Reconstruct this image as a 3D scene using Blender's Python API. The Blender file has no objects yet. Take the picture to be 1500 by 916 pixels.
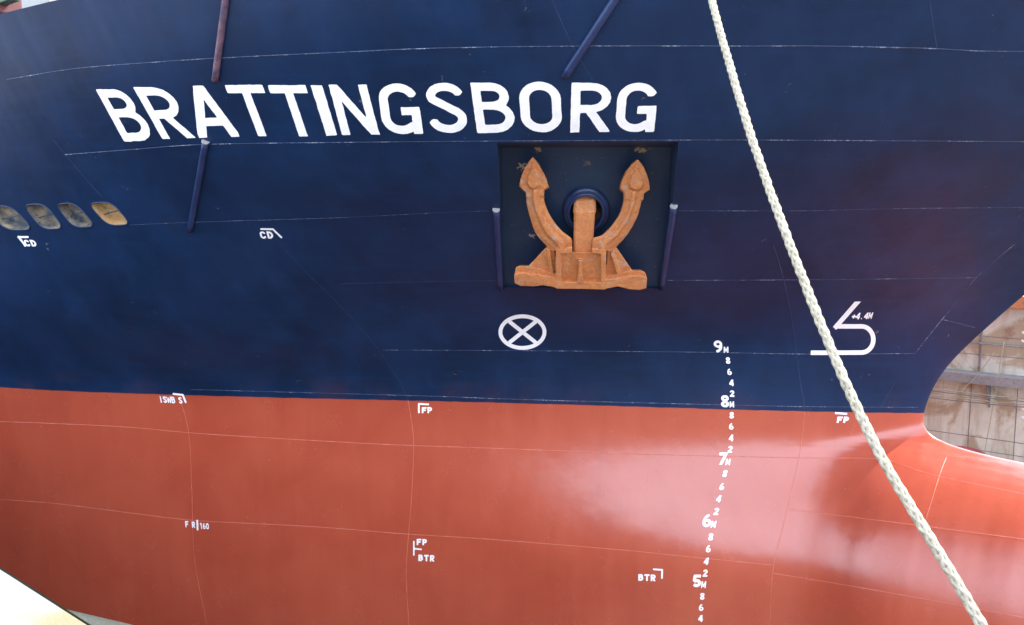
import bpy, bmesh, math, random
import numpy as np
from mathutils import Vector, Matrix
from mathutils.bvhtree import BVHTree
random.seed(7)
rng = np.random.default_rng(7)
R = math.radians
scene = bpy.context.scene
COL = scene.collection

# ------------------------------------------------------------------ camera
F_PX, PITCH, HEAD = 1250.0, math.atan(138 / 1250.0), R(51)
CAM = Vector((3.74, -16.27, 11.4))
DH = Vector((-math.cos(HEAD), math.sin(HEAD), 0))          # horizontal view direction
RT = Vector((math.sin(HEAD), math.cos(HEAD), 0))           # to the right
FW = DH * math.cos(PITCH) - Vector((0, 0, math.sin(PITCH)))
UP = DH * math.sin(PITCH) + Vector((0, 0, math.cos(PITCH)))
cd = bpy.data.cameras.new('camera')
cam = bpy.data.objects.new('camera', cd); COL.objects.link(cam)
cd.sensor_width = 36; cd.lens = F_PX / 1500 * 36; cd.clip_start = 0.05; cd.clip_end = 3000
m3 = Matrix((RT, UP, -FW)).transposed()
cam.matrix_world = Matrix.Translation(CAM) @ m3.to_4x4()
scene.camera = cam
# ------------------------------------------------------------------ light
w = bpy.data.worlds.new('World'); scene.world = w; w.use_nodes = True
nt = w.node_tree; nt.nodes.clear()
sky = nt.nodes.new('ShaderNodeTexSky'); sky.sky_type = 'NISHITA'; sky.sun_disc = False
bg = nt.nodes.new('ShaderNodeBackground'); wo = nt.nodes.new('ShaderNodeOutputWorld')
hz = nt.nodes.new('ShaderNodeMix'); hz.data_type = 'RGBA'; hz.inputs[7].default_value = (15.5, 17, 20.5, 1)
tc = nt.nodes.new('ShaderNodeTexCoord'); cn = nt.nodes.new('ShaderNodeTexNoise'); cn.inputs['Scale'].default_value = 1.6; cn.inputs['Detail'].default_value = 5
cr = nt.nodes.new('ShaderNodeValToRGB'); cr.color_ramp.elements[0].position = .38; cr.color_ramp.elements[1].position = .62
cr.color_ramp.elements[0].color = (.25, .25, .25, 1); cr.color_ramp.elements[1].color = (.75, .75, .75, 1)
nt.links.new(tc.outputs['Generated'], cn.inputs[0]); nt.links.new(cn.outputs['Fac'], cr.inputs[0]); nt.links.new(cr.outputs[0], hz.inputs[0])
nt.links.new(sky.outputs[0], hz.inputs[6]); nt.links.new(hz.outputs[2], bg.inputs[0]); nt.links.new(bg.outputs[0], wo.inputs[0])
SUN_TO = Vector((.52, .85, 0)); SUN_TO.normalize()
SUN_EL = R(46)
to = Vector((SUN_TO.x * math.cos(SUN_EL), SUN_TO.y * math.cos(SUN_EL), math.sin(SUN_EL)))
sky.sun_elevation = SUN_EL
sky.sun_rotation = math.atan2(to.x, to.y)
sky.dust_density = 3.0; sky.air_density = 1.0
bg.inputs[1].default_value = 0.15
sl = bpy.data.lights.new('sun', 'SUN'); sl.energy = 3.1; sl.angle = R(0.6); sl.color = (1, 0.95, 0.87)
so = bpy.data.objects.new('sun', sl); COL.objects.link(so)
so.rotation_euler = to.to_track_quat('Z', 'Y').to_euler(); so.location = (0, 0, 60)
scene.view_settings.view_transform = 'Standard'; scene.view_settings.look = 'None'
scene.view_settings.gamma = 1; scene.view_settings.use_curve_mapping = False
scene.view_settings.exposure = 1.28

# ------------------------------------------------------------------ helpers
def ray(u, v):
    d = RT * ((u - 750) / F_PX) + UP * (-(v - 458) / F_PX) + FW
    return d
def link(name, me, parent=None, mats=(), smooth=True):
    o = bpy.data.objects.new(name, me); COL.objects.link(o)
    for m in mats: me.materials.append(m)
    if smooth and len(me.polygons):
        me.polygons.foreach_set('use_smooth', [True] * len(me.polygons))
    if parent: o.parent = parent
    return o
def tag(o, label=None, cat=None, group=None, kind=None):
    if label: o['label'] = label
    if cat: o['category'] = cat
    if group: o['group'] = group
    if kind: o['kind'] = kind
    return o
def empty(name, loc=(0, 0, 0), parent=None):
    o = bpy.data.objects.new(name, None); COL.objects.link(o); o.location = loc
    o.empty_display_size = 0.3
    if parent: o.parent = parent
    return o
def mesh_from(verts, faces, name='mesh'):
    me = bpy.data.meshes.new(name); me.from_pydata([tuple(v) for v in verts], [], faces); me.update()
    return me
def part(name, verts, faces, mat, parent, smooth=False, sharp=None):
    """mesh given in world coordinates, parented to an empty without rotation"""
    off = parent.matrix_world.translation if False else Vector(parent_world(parent)) if parent else Vector((0, 0, 0))
    me = mesh_from([Vector(v) - off for v in verts], faces, name)
    o = link(name, me, parent, [mat] if mat else [], smooth)
    return o
def parent_world(p):
    v = Vector((0, 0, 0))
    while p is not None:
        v += p.location; p = p.parent
    return v
def bm_to(name, bm, mat, parent=None, smooth=False):
    off = parent_world(parent) if parent else Vector((0, 0, 0))
    bmesh.ops.translate(bm, verts=bm.verts, vec=-off)
    bmesh.ops.recalc_face_normals(bm, faces=bm.faces)
    me = bpy.data.meshes.new(name); bm.to_mesh(me); bm.free()
    return link(name, me, parent, [mat], smooth)
def box(bm, lo, hi, bev=0.0):
    r = bmesh.ops.create_cube(bm, size=1)
    c = [(a + b) / 2 for a, b in zip(lo, hi)]; s = [abs(b - a) for a, b in zip(lo, hi)]
    for v in r['verts']: v.co = Vector((v.co.x * s[0] + c[0], v.co.y * s[1] + c[1], v.co.z * s[2] + c[2]))
    if bev:
        es = list({e for v in r['verts'] for e in v.link_edges})
        bmesh.ops.bevel(bm, geom=es, offset=bev, segments=2, affect='EDGES', profile=0.6)
def tube_data(pts, rad, sides=10, cap=True, verts=None, faces=None):
    verts = [] if verts is None else verts; faces = [] if faces is None else faces
    base = len(verts); n = len(pts); pts = [Vector(p) for p in pts]
    up = Vector((0, 0, 1)); nrm = None
    for i, p in enumerate(pts):
        t = (pts[min(i + 1, n - 1)] - pts[max(i - 1, 0)]).normalized()
        if nrm is None:
            nrm = t.cross(up if abs(t.z) < .9 else Vector((1, 0, 0))).normalized()
        nrm = (nrm - t * nrm.dot(t)).normalized(); bn = t.cross(nrm)
        r = rad[i] if hasattr(rad, '__len__') else rad
        for k in range(sides):
            a = 2 * math.pi * k / sides
            verts.append(p + nrm * (r * math.cos(a)) + bn * (r * math.sin(a)))
    for i in range(n - 1):
        for k in range(sides):
            k2 = (k + 1) % sides
            faces.append((base + i * sides + k, base + i * sides + k2, base + (i + 1) * sides + k2, base + (i + 1) * sides + k))
    if cap:
        faces.append(tuple(base + k for k in range(sides))[::-1])
        faces.append(tuple(base + (n - 1) * sides + k for k in range(sides)))
    return verts, faces

# ------------------------------------------------------------------ materials
class Mat:
    def __init__(s, name, rough=0.5, color=(.5, .5, .5), metallic=0.0, spec=0.5):
        s.m = bpy.data.materials.new(name); s.m.use_nodes = True; s.t = s.m.node_tree
        s.b = s.t.nodes['Principled BSDF']
        s.b.inputs['Base Color'].default_value = (*color, 1)
        s.b.inputs['Roughness'].default_value = rough
        s.b.inputs['Metallic'].default_value = metallic
        s.b.inputs['Specular IOR Level'].default_value = spec
        s.geo = s.t.nodes.new('ShaderNodeNewGeometry')
    def node(s, t, **kw):
        n = s.t.nodes.new(t)
        for k, v in kw.items(): setattr(n, k, v)
        return n
    def link(s, a, b): s.t.links.new(a, b)
    def noise(s, scale, detail=4, rough=.55, stretch=(1, 1, 1), dist=0.0, off=(0, 0, 0)):
        mp = s.node('ShaderNodeMapping'); mp.inputs['Scale'].default_value = stretch; mp.inputs['Location'].default_value = off
        s.link(s.geo.outputs['Position'], mp.inputs[0])
        n = s.node('ShaderNodeTexNoise'); n.inputs['Scale'].default_value = scale; n.inputs['Detail'].default_value = detail
        n.inputs['Roughness'].default_value = rough; n.inputs['Distortion'].default_value = dist
        s.link(mp.outputs[0], n.inputs['Vector']); return n.outputs['Fac']
    def ramp(s, fac, a, b, ca=(0, 0, 0, 1), cb=(1, 1, 1, 1)):
        r = s.node('ShaderNodeValToRGB'); r.color_ramp.elements[0].position = a; r.color_ramp.elements[1].position = b
        r.color_ramp.elements[0].color = ca if len(ca) == 4 else (*ca, 1); r.color_ramp.elements[1].color = cb if len(cb) == 4 else (*cb, 1)
        s.link(fac, r.inputs[0]); return r.outputs[0]
    def mix(s, fac, a, b, mode='MIX'):
        n = s.node('ShaderNodeMix', data_type='RGBA', blend_type=mode)
        for sock, v in ((n.inputs[0], fac), (n.inputs[6], a), (n.inputs[7], b)):
            if isinstance(v, (int, float)): sock.default_value = v
            elif isinstance(v, tuple): sock.default_value = (*v, 1) if len(v) == 3 else v
            else: s.link(v, sock)
        return n.outputs[2]
    def math(s, op, a, b=0.0, c=None):
        n = s.node('ShaderNodeMath', operation=op)
        for sock, v in zip(n.inputs, (a, b, c)):
            if v is None: continue
            if isinstance(v, (int, float)): sock.default_value = v
            else: s.link(v, sock)
        return n.outputs[0]
    def xyz(s):
        n = s.node('ShaderNodeSeparateXYZ'); s.link(s.geo.outputs['Position'], n.inputs[0]); return n.outputs
    def color(s, c): s.link(c, s.b.inputs['Base Color'])
    def rough(s, c): s.link(c, s.b.inputs['Roughness'])
    def bump(s, h, strength=.3, dist=.02, prev=None):
        n = s.node('ShaderNodeBump'); n.inputs['Strength'].default_value = strength; n.inputs['Distance'].default_value = dist
        s.link(h, n.inputs['Height'])
        if prev: s.link(prev, n.inputs['Normal'])
        s.link(n.outputs[0], s.b.inputs['Normal']); return n.outputs[0]

NAVY = (0.0085, 0.022, 0.072)
def mat_hull():
    m = Mat('hull_paint', rough=.3)
    x, y, z = m.xyz()
    big = m.noise(.5, 4, .6, dist=.6)
    streak = m.noise(1.1, 5, .6, stretch=(1, 1, .35))
    horiz = m.noise(2.2, 4, .6, stretch=(.35, .35, 4.0))
    fine = m.noise(60, 3, .6)
    navy = m.mix(m.ramp(big, .3, .7), (.0034, .0138, .042), (.0066, .0235, .071))
    navy = m.mix(m.math('MULTIPLY', m.ramp(streak, .45, .8), .5), navy, (.010, .038, .112))
    navy = m.mix(m.math('MULTIPLY', m.ramp(horiz, .5, .8), .35), navy, (.008, .034, .10))
    # purple reflection on the bow flare, painted into the navy
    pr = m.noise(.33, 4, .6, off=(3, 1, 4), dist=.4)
    refl_x = m.ramp(m.math('MULTIPLY', m.math('ADD', x, 0.0), .25), .25, .6)
    refl_mask = m.math('MULTIPLY', m.math('MULTIPLY', m.ramp(pr, .47, .66), refl_x), .32)
    navy = m.mix(refl_mask, navy, (.060, .030, .070))
    red = m.mix(m.ramp(big, .3, .72), (.385, .062, .031), (.45, .085, .043))
    red = m.mix(m.math('MULTIPLY', m.ramp(streak, .5, .8), .35), red, (.53, .115, .058))
    red = m.mix(m.math('MULTIPLY', m.ramp(fine, .55, .8), .25), red, (.32, .055, .03))
    fac = m.ramp(m.math('ADD', m.math('MULTIPLY', m.math('SUBTRACT', z, 7.945), 25.0),
                        m.math('ADD', .5, m.math('MULTIPLY', m.math('SUBTRACT', m.noise(4, 4), .5), .7))), .35, .65)
    # overspray band just above the line
    over = m.math('MULTIPLY', m.math('MULTIPLY', m.ramp(m.math('MULTIPLY', m.math('SUBTRACT', 8.45, z), 2.2), 0, 1), m.ramp(m.noise(.9, 4, .6, off=(9, 2, 1)), .5, .75)), .30)
    navy = m.mix(over, navy, (.11, .035, .035))
    rn = m.math('MULTIPLY', m.ramp(m.noise(2.4, 6, .7, stretch=(1.4, 1.4, .10), off=(3, 1, 7)), .54, .74), .28)
    red = m.mix(rn, red, (.26, .045, .028)); navy = m.mix(rn, navy, (.012, .020, .036))
    sp = m.math('MULTIPLY', m.ramp(m.noise(9, 2, .5, dist=1.5), .735, .76), m.ramp(m.noise(1.2, 3, .5, off=(1, 9, 3)), .5, .6))
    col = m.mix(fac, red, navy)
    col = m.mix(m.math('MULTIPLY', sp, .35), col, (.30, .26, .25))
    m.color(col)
    rr = m.math('ADD', .175, m.math('MULTIPLY', m.noise(1.7, 5, .6), .16))
    rr = m.math('ADD', rr, m.math('MULTIPLY', fac, .16))
    m.link(m.math('SUBTRACT', .84, m.math('MULTIPLY', fac, .56)), m.b.inputs['Specular IOR Level'])
    m.rough(rr)
    # plate buckling between frames + orange peel + roller marks
    wv = m.node('ShaderNodeTexWave'); wv.wave_type = 'BANDS'; wv.bands_direction = 'X'; wv.inputs['Scale'].default_value = .46
    wv.inputs['Distortion'].default_value = .6; wv.inputs['Detail'].default_value = 1.5; wv.inputs['Detail Scale'].default_value = .6
    m.link(m.geo.outputs['Position'], wv.inputs['Vector'])
    wz = m.node('ShaderNodeTexWave'); wz.wave_type = 'BANDS'; wz.bands_direction = 'Z'; wz.inputs['Scale'].default_value = .22
    wz.inputs['Distortion'].default_value = 2; m.link(m.geo.outputs['Position'], wz.inputs['Vector'])
    p = m.bump(wv.outputs['Fac'], .26, .018)
    p = m.bump(wz.outputs['Fac'], .16, .02, p)
    w2 = m.node('ShaderNodeTexWave'); w2.wave_type = 'BANDS'; w2.bands_direction = 'X'; w2.inputs['Scale'].default_value = 1.12
    w2.inputs['Distortion'].default_value = .5; w2.inputs['Detail'].default_value = 1; m.link(m.geo.outputs['Position'], w2.inputs['Vector'])
    p = m.bump(w2.outputs['Fac'], .22, .007, p)
    p = m.bump(m.noise(.9, 3, .5), .35, .05, p)
    p = m.bump(m.noise(3.2, 3, .55, stretch=(1, 1, .5)), .22, .02, p)
    p = m.bump(m.noise(14, 4, .6), .06, .01, p)
    m.bump(fine, .06, .004, p)
    return m.m
def mat_seam(amt=1.0):
    m = Mat('weld_bead', rough=.35)
    x, y, z = m.xyz()
    fac = m.ramp(m.math('MULTIPLY', m.math('SUBTRACT', z, 7.945), 25.0), 0, .1)
    n = m.ramp(m.noise(2.6, 5, .75, off=(5, 5, 5)), .47, .62)
    f = m.ramp(m.noise(30, 3, .7), .42, .6)
    sc = m.math('MULTIPLY', n, f)
    navy = m.mix(m.math('MULTIPLY', sc, .62 * amt), (.009, .028, .085), (.46, .50, .58))  # broken highlights and scuffs of the bead painted in as pale flecks
    red = m.mix(m.math('MULTIPLY', sc, .45), (.50, .12, .07), (.75, .36, .28))
    m.color(m.mix(fac, red, navy)); m.bump(m.noise(90, 3), .5, .006)
    return m.m
def mat_white():
    m = Mat('white_mark_paint', rough=.4)
    c = m.mix(m.ramp(m.noise(8, 4), .4, .75), (.92, .92, .92), (.82, .83, .84))
    m.color(c); m.bump(m.noise(40, 3), .15, .004); return m.m
def mat_anchor():
    m = Mat('anchor_primer', rough=.62)
    a = m.noise(3.5, 5, .6); b = m.noise(13, 5, .65, off=(3, 3, 3)); c = m.noise(38, 3, .6)
    col = m.mix(m.ramp(a, .3, .7), (.54, .195, .055), (.62, .265, .09))
    col = m.mix(m.math('MULTIPLY', m.ramp(b, .5, .7), .6), col, (.60, .33, .18))
    col = m.mix(m.math('MULTIPLY', m.ramp(b, .45, .28), .45), col, (.42, .13, .045))
    col = m.mix(m.math('MULTIPLY', m.ramp(c, .60, .72), .8), col, (.16, .06, .035))
    col = m.mix(m.math('MULTIPLY', m.ramp(m.noise(6, 5, .7, off=(8, 0, 2)), .55, .68), .7), col, (.40, .33, .26))
    col = m.mix(m.math('MULTIPLY', m.ramp(m.noise(5, 6, .75, stretch=(1, 1, .45), off=(2, 6, 4)), .54, .70), .55), col, (.24, .085, .035))
    m.color(col); p = m.bump(b, .7, .02); m.bump(m.noise(70, 4, .7), .5, .006, p); return m.m
def mat_rope():
    m = Mat('rope_fibre', rough=.85, spec=.2)
    col = m.mix(m.ramp(m.noise(25, 4, .6), .4, .75), (.42, .385, .29), (.20, .18, .13))
    m.color(col); m.bump(m.noise(160, 3, .7, stretch=(1, 1, .4)), .8, .004); return m.m
def mat_simple(name, c1, c2, scale=3, rough=.6, bump=.2, c3=None, stretch=(1, 1, 1)):
    m = Mat(name, rough=rough)
    col = m.mix(m.ramp(m.noise(scale, 5, .6, stretch=stretch), .35, .68), c1, c2)
    if c3: col = m.mix(m.ramp(m.noise(scale * 2.3, 6, .7, off=(4, 7, 1)), .56, .66), col, c3)
    m.color(col); m.bump(m.noise(scale * 12, 4, .6), bump, .01); return m.m
def mat_dock():
    m = Mat('dock_wall_plate', rough=.75)
    a = m.noise(.55, 7, .6, dist=.8); b = m.noise(2.3, 6, .66, off=(5, 5, 5), dist=.3)
    v = m.noise(1.6, 5, .6, stretch=(1.2, 1, .25), off=(1, 8, 3))
    runs = m.ramp(m.noise(2.6, 6, .7, stretch=(1.6, 1, .12), off=(6, 3, 2)), .5, .72)
    col = m.mix(m.ramp(b, .3, .7), (.58, .57, .48), (.68, .67, .57))
    x, y, z = m.xyz()
    pink = m.math('MULTIPLY', m.ramp(m.noise(.5, 5, .6, off=(2, 2, 9)), .42, .56), m.ramp(m.math('SUBTRACT', z, 6.4), 0, .6))
    col = m.mix(m.math('MULTIPLY', pink, .42), col, (.60, .40, .36))
    col = m.mix(m.math('MULTIPLY', m.ramp(v, .48, .7), .45), col, (.38, .32, .22))
    col = m.mix(m.math('MULTIPLY', m.ramp(a, .50, .57), .8), col, (.36, .26, .15))
    col = m.mix(m.math('MULTIPLY', m.ramp(m.noise(.8, 6, .65, off=(7, 1, 0)), .60, .65), .7), col, (.27, .15, .10))
    col = m.mix(m.math('MULTIPLY', runs, .45), col, (.26, .18, .11))
    m.color(col); m.bump(b, .4, .03); return m.m

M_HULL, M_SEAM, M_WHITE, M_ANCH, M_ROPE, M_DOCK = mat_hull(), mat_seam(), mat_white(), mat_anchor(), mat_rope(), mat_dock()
M_NAVY = mat_simple('navy_steel', (.010, .024, .075), (.018, .038, .11), 3, .32, .15)
M_SEAM2 = mat_seam(.10)
M_RECESS = mat_simple('pocket_paint', (.007, .026, .066), (.013, .035, .075), 2, .45, .25, stretch=(1, 1, .5))
M_PIPE_R = mat_simple('pipe_interior_rust', (.05, .035, .03), (.14, .07, .035), 6, .7, .4)
M_PORT = mat_simple('port_lining_reflect', (.46, .36, .18), (.42, .22, .08), 4.2, .25, .2, (.12, .16, .14))  # cream and orange reflections painted into the port lining
M_PORTD = mat_simple('port_lining_reflect_dark', (.04, .065, .09), (.34, .27, .17), 4.2, .22, .2, (.02, .04, .07))  # darker ports: dark blue and tan reflections painted into the lining
M_PINK = mat_simple('pink_lit_pipe', (.03, .03, .07), (.22, .11, .13), 5, .5, .3, (.05, .05, .10))  # navy bar; the pink light on its edge is mixed into the colour
M_RUST = mat_simple('rust_stain', (.34, .24, .14), (.20, .14, .09), 14, .8, .3)
M_QUAY = mat_simple('quay_concrete', (.26, .25, .24), (.32, .31, .30), 1.5, .8, .25, (.20, .19, .18))
M_WPLATE = mat_simple('white_deck_paint', (.265, .255, .252), (.215, .205, .20), 7, .9, .6, (.29, .28, .285))
M_YEL = mat_simple('edge_paint', (.30, .20, .06), (.31, .24, .12), 3, .6, .2)
M_DARK = mat_simple('dark_edge', (.006, .010, .006), (.012, .016, .010), 6, .95, .3); M_DARK.node_tree.nodes['Principled BSDF'].inputs['Specular IOR Level'].default_value = .05
M_FLOOR = mat_simple('dock_floor', (.11, .10, .09), (.17, .155, .135), .6, .85, .3, (.08, .07, .06))
M_GREY = mat_simple('grey_green_steel', (.045, .055, .045), (.07, .075, .065), 5, .5, .3)
M_ORANGE = mat_simple('orange_plate', (.52, .20, .08), (.42, .14, .06), 2, .6, .3, (.30, .12, .06))
M_LEDGE = mat_simple('ledge_steel', (.20, .20, .20), (.28, .27, .27), 4, .6, .3, (.16, .10, .07))
M_LINE = mat_simple('dock_rope', (.40, .36, .24), (.30, .27, .18), 20, .9, .2)
M_HOSE = mat_simple('red_hose', (.42, .10, .11), (.34, .09, .10), 5, .4, .1)
M_CREAM = mat_simple('cream_paint', (.30, .30, .27), (.24, .24, .22), 1.5, .4, .1)
M_GREEN = mat_simple('green_paint', (.06, .12, .05), (.09, .16, .06), 5, .5, .2)
M_MAROON = mat_simple('maroon_paint', (.12, .03, .03), (.17, .05, .045), 5, .5, .2)
M_CABLE = mat_simple('cable_grey', (.14, .14, .15), (.22, .22, .23), 8, .6, .1)

# ------------------------------------------------------------------ hull offsets (half-breadth table)
def pchip(xk, yk, x):
    xk = np.asarray(xk, float); yk = np.asarray(yk, float)
    h = np.diff(xk); d = (yk[1:].T - yk[:-1].T) / h; d = d.T
    mm = np.zeros_like(yk)
    mm[0] = d[0]; mm[-1] = d[-1]
    for i in range(1, len(xk) - 1):
        a, b = d[i - 1], d[i]; w1 = 2 * h[i] + h[i - 1]; w2 = h[i] + 2 * h[i - 1]
        with np.errstate(divide='ignore', invalid='ignore'):
            v = (w1 + w2) / (w1 / a + w2 / b)
        mm[i] = np.where(a * b > 0, v, 0)
    x = np.asarray(x, float); idx = np.clip(np.searchsorted(xk, x) - 1, 0, len(xk) - 2)
    t = (x - xk[idx]) / h[idx]
    if yk.ndim > 1: t = t[:, None]; hh = h[idx][:, None]
    else: hh = h[idx]
    tc = np.clip(t, 0, 1)
    r = ((2 * tc**3 - 3 * tc**2 + 1) * yk[idx] + (tc**3 - 2 * tc**2 + tc) * hh * mm[idx]
         + (-2 * tc**3 + 3 * tc**2) * yk[idx + 1] + (tc**3 - tc**2) * hh * mm[idx + 1])
    r = r + np.where(t > 1, (t - 1) * hh * mm[idx + 1], 0) + np.where(t < 0, t * hh * mm[idx], 0)
    return r
AFT = [(-60, 11.4), (-30, 11.35), (-25, 11.25)]
LEV = {
    0.0: [(-20, 10.6), (-15.2, 9.1), (-11, 6.8), (-7.9, 4.8), (-6.25, 3.8), (-2.8, 1.6), (-1.67, .9), (0, -.2), (8, -7)],
    5.0: [(-20, 10.7), (-15.2, 9.2), (-11, 6.95), (-7.9, 4.98), (-6.25, 3.95), (-2.8, 1.8), (-1.67, 1.1), (0, -.05), (8, -7)],
    8.0: [(-20, 10.8), (-15.2, 9.35), (-11, 7.0), (-7.9, 5.02), (-6.25, 3.98), (-2.8, 1.92), (-1.67, 1.2), (0.04, 0), (8, -7)],
    9.1: [(-20, 11.0), (-15.2, 9.9), (-11, 8.0), (-7.9, 5.9), (-6.4, 4.75), (-2.83, 2.15), (-1.67, 1.5), (0.55, 0), (8, -6)],
    10.2: [(-20, 11.1), (-15.2, 10.4), (-11, 8.95), (-7.9, 7.05), (-6.4, 6.05), (-2.83, 3.55), (-1.67, 2.7), (0, 1.45), (1.47, 0), (8, -7)],
    11.2: [(-20, 11.2), (-15.2, 10.7), (-11, 9.6), (-7.9, 8.15), (-6.4, 7.35), (-2.83, 5.1), (-1.67, 4.3), (0, 2.95), (1.5, 1.5), (2.55, 0), (8, -7)],
    12.4: [(-20, 11.4), (-14, 10.9), (-10.3, 10.1), (-7.9, 9.35), (-5.5, 8.4), (-3.2, 7.1), (-2, 6.35), (0, 4.85), (1.9, 3.05), (3, 1.8), (4.05, 0), (8, -6.5)],
    14.0: [(-20, 11.9), (-14, 11.5), (-10.3, 11.0), (-7.9, 10.45), (-5.5, 9.65), (-3.2, 8.6), (-2, 7.95), (0, 6.6), (1.9, 5.1), (4.2, 2.6), (6.0, 0), (8, -4)],
    15.6: [(-20, 12.1), (-14, 11.9), (-10.3, 11.5), (-7.9, 11.1), (-5.5, 10.4), (-3.2, 9.6), (-2, 9.1), (0, 7.9), (1.9, 6.6), (4.2, 4.5), (6.2, 2.0), (7.3, 0), (9, -3)],
    17.0: [(-20, 12.2), (-14, 12.0), (-10.3, 11.7), (-7.9, 11.4), (-5.5, 10.8), (-3.2, 10.1), (-2, 9.7), (0, 8.7), (1.9, 7.5), (4.2, 5.6), (6.2, 3.3), (8.0, 0), (9, -3)],
}
XG = np.arange(-60, 9.001, .1); ZG = np.arange(0, 17.001, .05)
rows = []
for z_, pts in LEV.items():
    p = np.array(sorted(AFT + pts)); rows.append(pchip(p[:, 0], p[:, 1], XG))
B1 = pchip(np.array(list(LEV.keys())), np.array(rows), ZG)
def gauss(A, sig, axis):
    n = int(sig * 3) + 1; k = np.exp(-.5 * (np.arange(-n, n + 1) / sig)**2); k /= k.sum()
    # odd extension keeps slopes at the borders
    pad = [(0, 0), (0, 0)]; pad[axis] = (n, n)
    P = np.pad(A, pad, mode='reflect', reflect_type='odd')
    return np.apply_along_axis(lambda r: np.convolve(r, k, 'valid'), axis, P)
B1 = gauss(gauss(B1, 7, 0), 4.5, 1)
def b1(x, z):
    fx = np.clip((x + 60) / .1, 0, len(XG) - 1.001); fz = min(max(z / .05, 0), len(ZG) - 1.001)
    ix = fx.astype(int); iz = int(fz); tx = fx - ix; tz = fz - iz
    r = (B1[iz, ix] * (1 - tx) + B1[iz, ix + 1] * tx) * (1 - tz) + (B1[iz + 1, ix] * (1 - tx) + B1[iz + 1, ix + 1] * tx) * tz
    if z < 2.4: r = r - 2.4 * (1 - math.sqrt(max(0, 1 - ((2.4 - z) / 2.4)**2)))
    return r
def b2(x, z):
    xk = np.array([-60, -12, -7.9, -6, -4, -2.7, -1.67, .5, 1.5])
    W = pchip(xk, np.array([7.0, 6.95, 5.12, 4.35, 3.62, 3.04, 2.50, 2.36, 2.32]), np.minimum(x, 1.5))
    H = pchip(xk, np.array([2.9, 2.9, 2.9, 2.93, 2.95, 2.95, 2.85, 2.72, 2.68]), np.minimum(x, 1.5))
    f = np.clip(1 - (np.maximum(x - 1.5, 0) / 3.6)**2, 0.0001, 1)**.5
    W = W * f; H = H * f
    q = 1 - ((z - 4.62) / H)**2
    e = .015; aq = np.abs(q)
    r = np.where(q > 0, W * (np.sqrt(aq + e) - e**.5) / ((1 + e)**.5 - e**.5), -W * (1.5 * aq + .02 * (1 - np.exp(-aq * 130))))
    return np.where(x > 5.05, -(x - 5.05) * 3 - .2, r)
def smax(a, b, k):
    h = np.maximum(k - np.abs(a - b), 0) / k
    return np.maximum(a, b) + h * h * k * .25
def btot(x, z):
    if z > 9.2 or z < 4.5: return btot0(x, z)
    r = 0; w = 0
    for dz, a in ((-.16, 1), (-.08, 2), (0, 3), (.08, 2), (.16, 1)):
        for dx, b in ((-.3, 1), (-.15, 2), (0, 3), (.15, 2), (.3, 1)):
            r = r + btot0(x + dx, z + dz) * a * b; w += a * b
    return r / w
def btot0(x, z):
    a = b1(x, z); f = smax(a, b2(x, z), np.interp(x, [-2.2, -.3, 1.5, 3], [.3, 1.25, 1.25, .5]))
    if z >= 7.75: S = 0.0
    elif z <= 5.0: S = 1.0
    else: S = .5 * (1 + math.cos(math.pi * (z - 5) / 2.75))
    if z < 3: S *= max(0, z / 3)
    g = a + S * np.interp(x, [-12, -9, -7.9, -6, -4, -2.7, -1.67, -.5], [0, .03, .12, .45, .85, 1.10, 1.22, 1.22])
    t = np.clip((x + 2.0) / 2.0, 0, 1); t = t * t * (3 - 2 * t)
    return g * (1 - t) + f * t
zl = sorted(set(np.round(np.concatenate([np.arange(.02, .3, .04), np.arange(.3, 2, .15), np.arange(2, 6.2, .15), np.arange(6.2, 7.1, .06),
     np.arange(7.1, 7.9, .02), np.arange(7.9, 8.2, .06), np.arange(8.2, 16.9, .13), [16.9]]), 3)))
NW = 230
WP = np.linspace(0, 1, NW)**2.2
XF = np.arange(9, -60, -.02)
V = []; LV = []
for z_ in zl:
    bb = btot(XF, z_); pos = np.nonzero(bb > 0)[0][0]
    xs = XF[pos] + .02 * bb[pos] / (bb[pos] - bb[pos - 1]) if pos else XF[0]
    x = xs - (xs + 60) * WP
    b = np.maximum(btot(x, z_), 0); b[0] = 0
    b = np.sqrt(b * (b + .10)); b[0] = 0
    LV.append((x, b, z_))
def hull_mesh():
    verts = []; faces = []; NZ = len(LV)
    idx = {}
    for i, (x, b, z_) in enumerate(LV):
        for j in range(NW):
            idx[i, j, 0] = len(verts); verts.append((x[j], -b[j], z_))
            if j == 0: idx[i, j, 1] = idx[i, j, 0]
            else: idx[i, j, 1] = len(verts); verts.append((x[j], b[j], z_))
    for i in range(NZ - 1):
        for j in range(NW - 1):
            a = [idx[i, j, 0], idx[i + 1, j, 0], idx[i + 1, j + 1, 0], idx[i, j + 1, 0]]; faces.append(tuple(a))
            a = [idx[i, j, 1], idx[i, j + 1, 1], idx[i + 1, j + 1, 1], idx[i + 1, j, 1]]; faces.append(tuple(a))
        faces.append((idx[i, NW - 1, 0], idx[i + 1, NW - 1, 0], idx[i + 1, NW - 1, 1], idx[i, NW - 1, 1]))
    for i, fl in ((0, 0), (NZ - 1, 1)):
        for j in range(NW - 1):
            if j == 0: f = (idx[i, 0, 0], idx[i, 1, 0], idx[i, 1, 1])
            else: f = (idx[i, j, 0], idx[i, j + 1, 0], idx[i, j + 1, 1], idx[i, j, 1])
            faces.append(f[::-1] if fl else f)
    return verts, faces
hv, hf = hull_mesh()
BV = BVHTree.FromPolygons(hv, hf, epsilon=0.0)
def hit(u, v, off=0.0):
    d = ray(u, v).normalized()
    loc, nrm, _, dist = BV.ray_cast(CAM, d)
    if loc is None: return None, None
    if nrm.dot(d) > 0: nrm = -nrm
    return loc + nrm * off, nrm
CH = []
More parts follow.
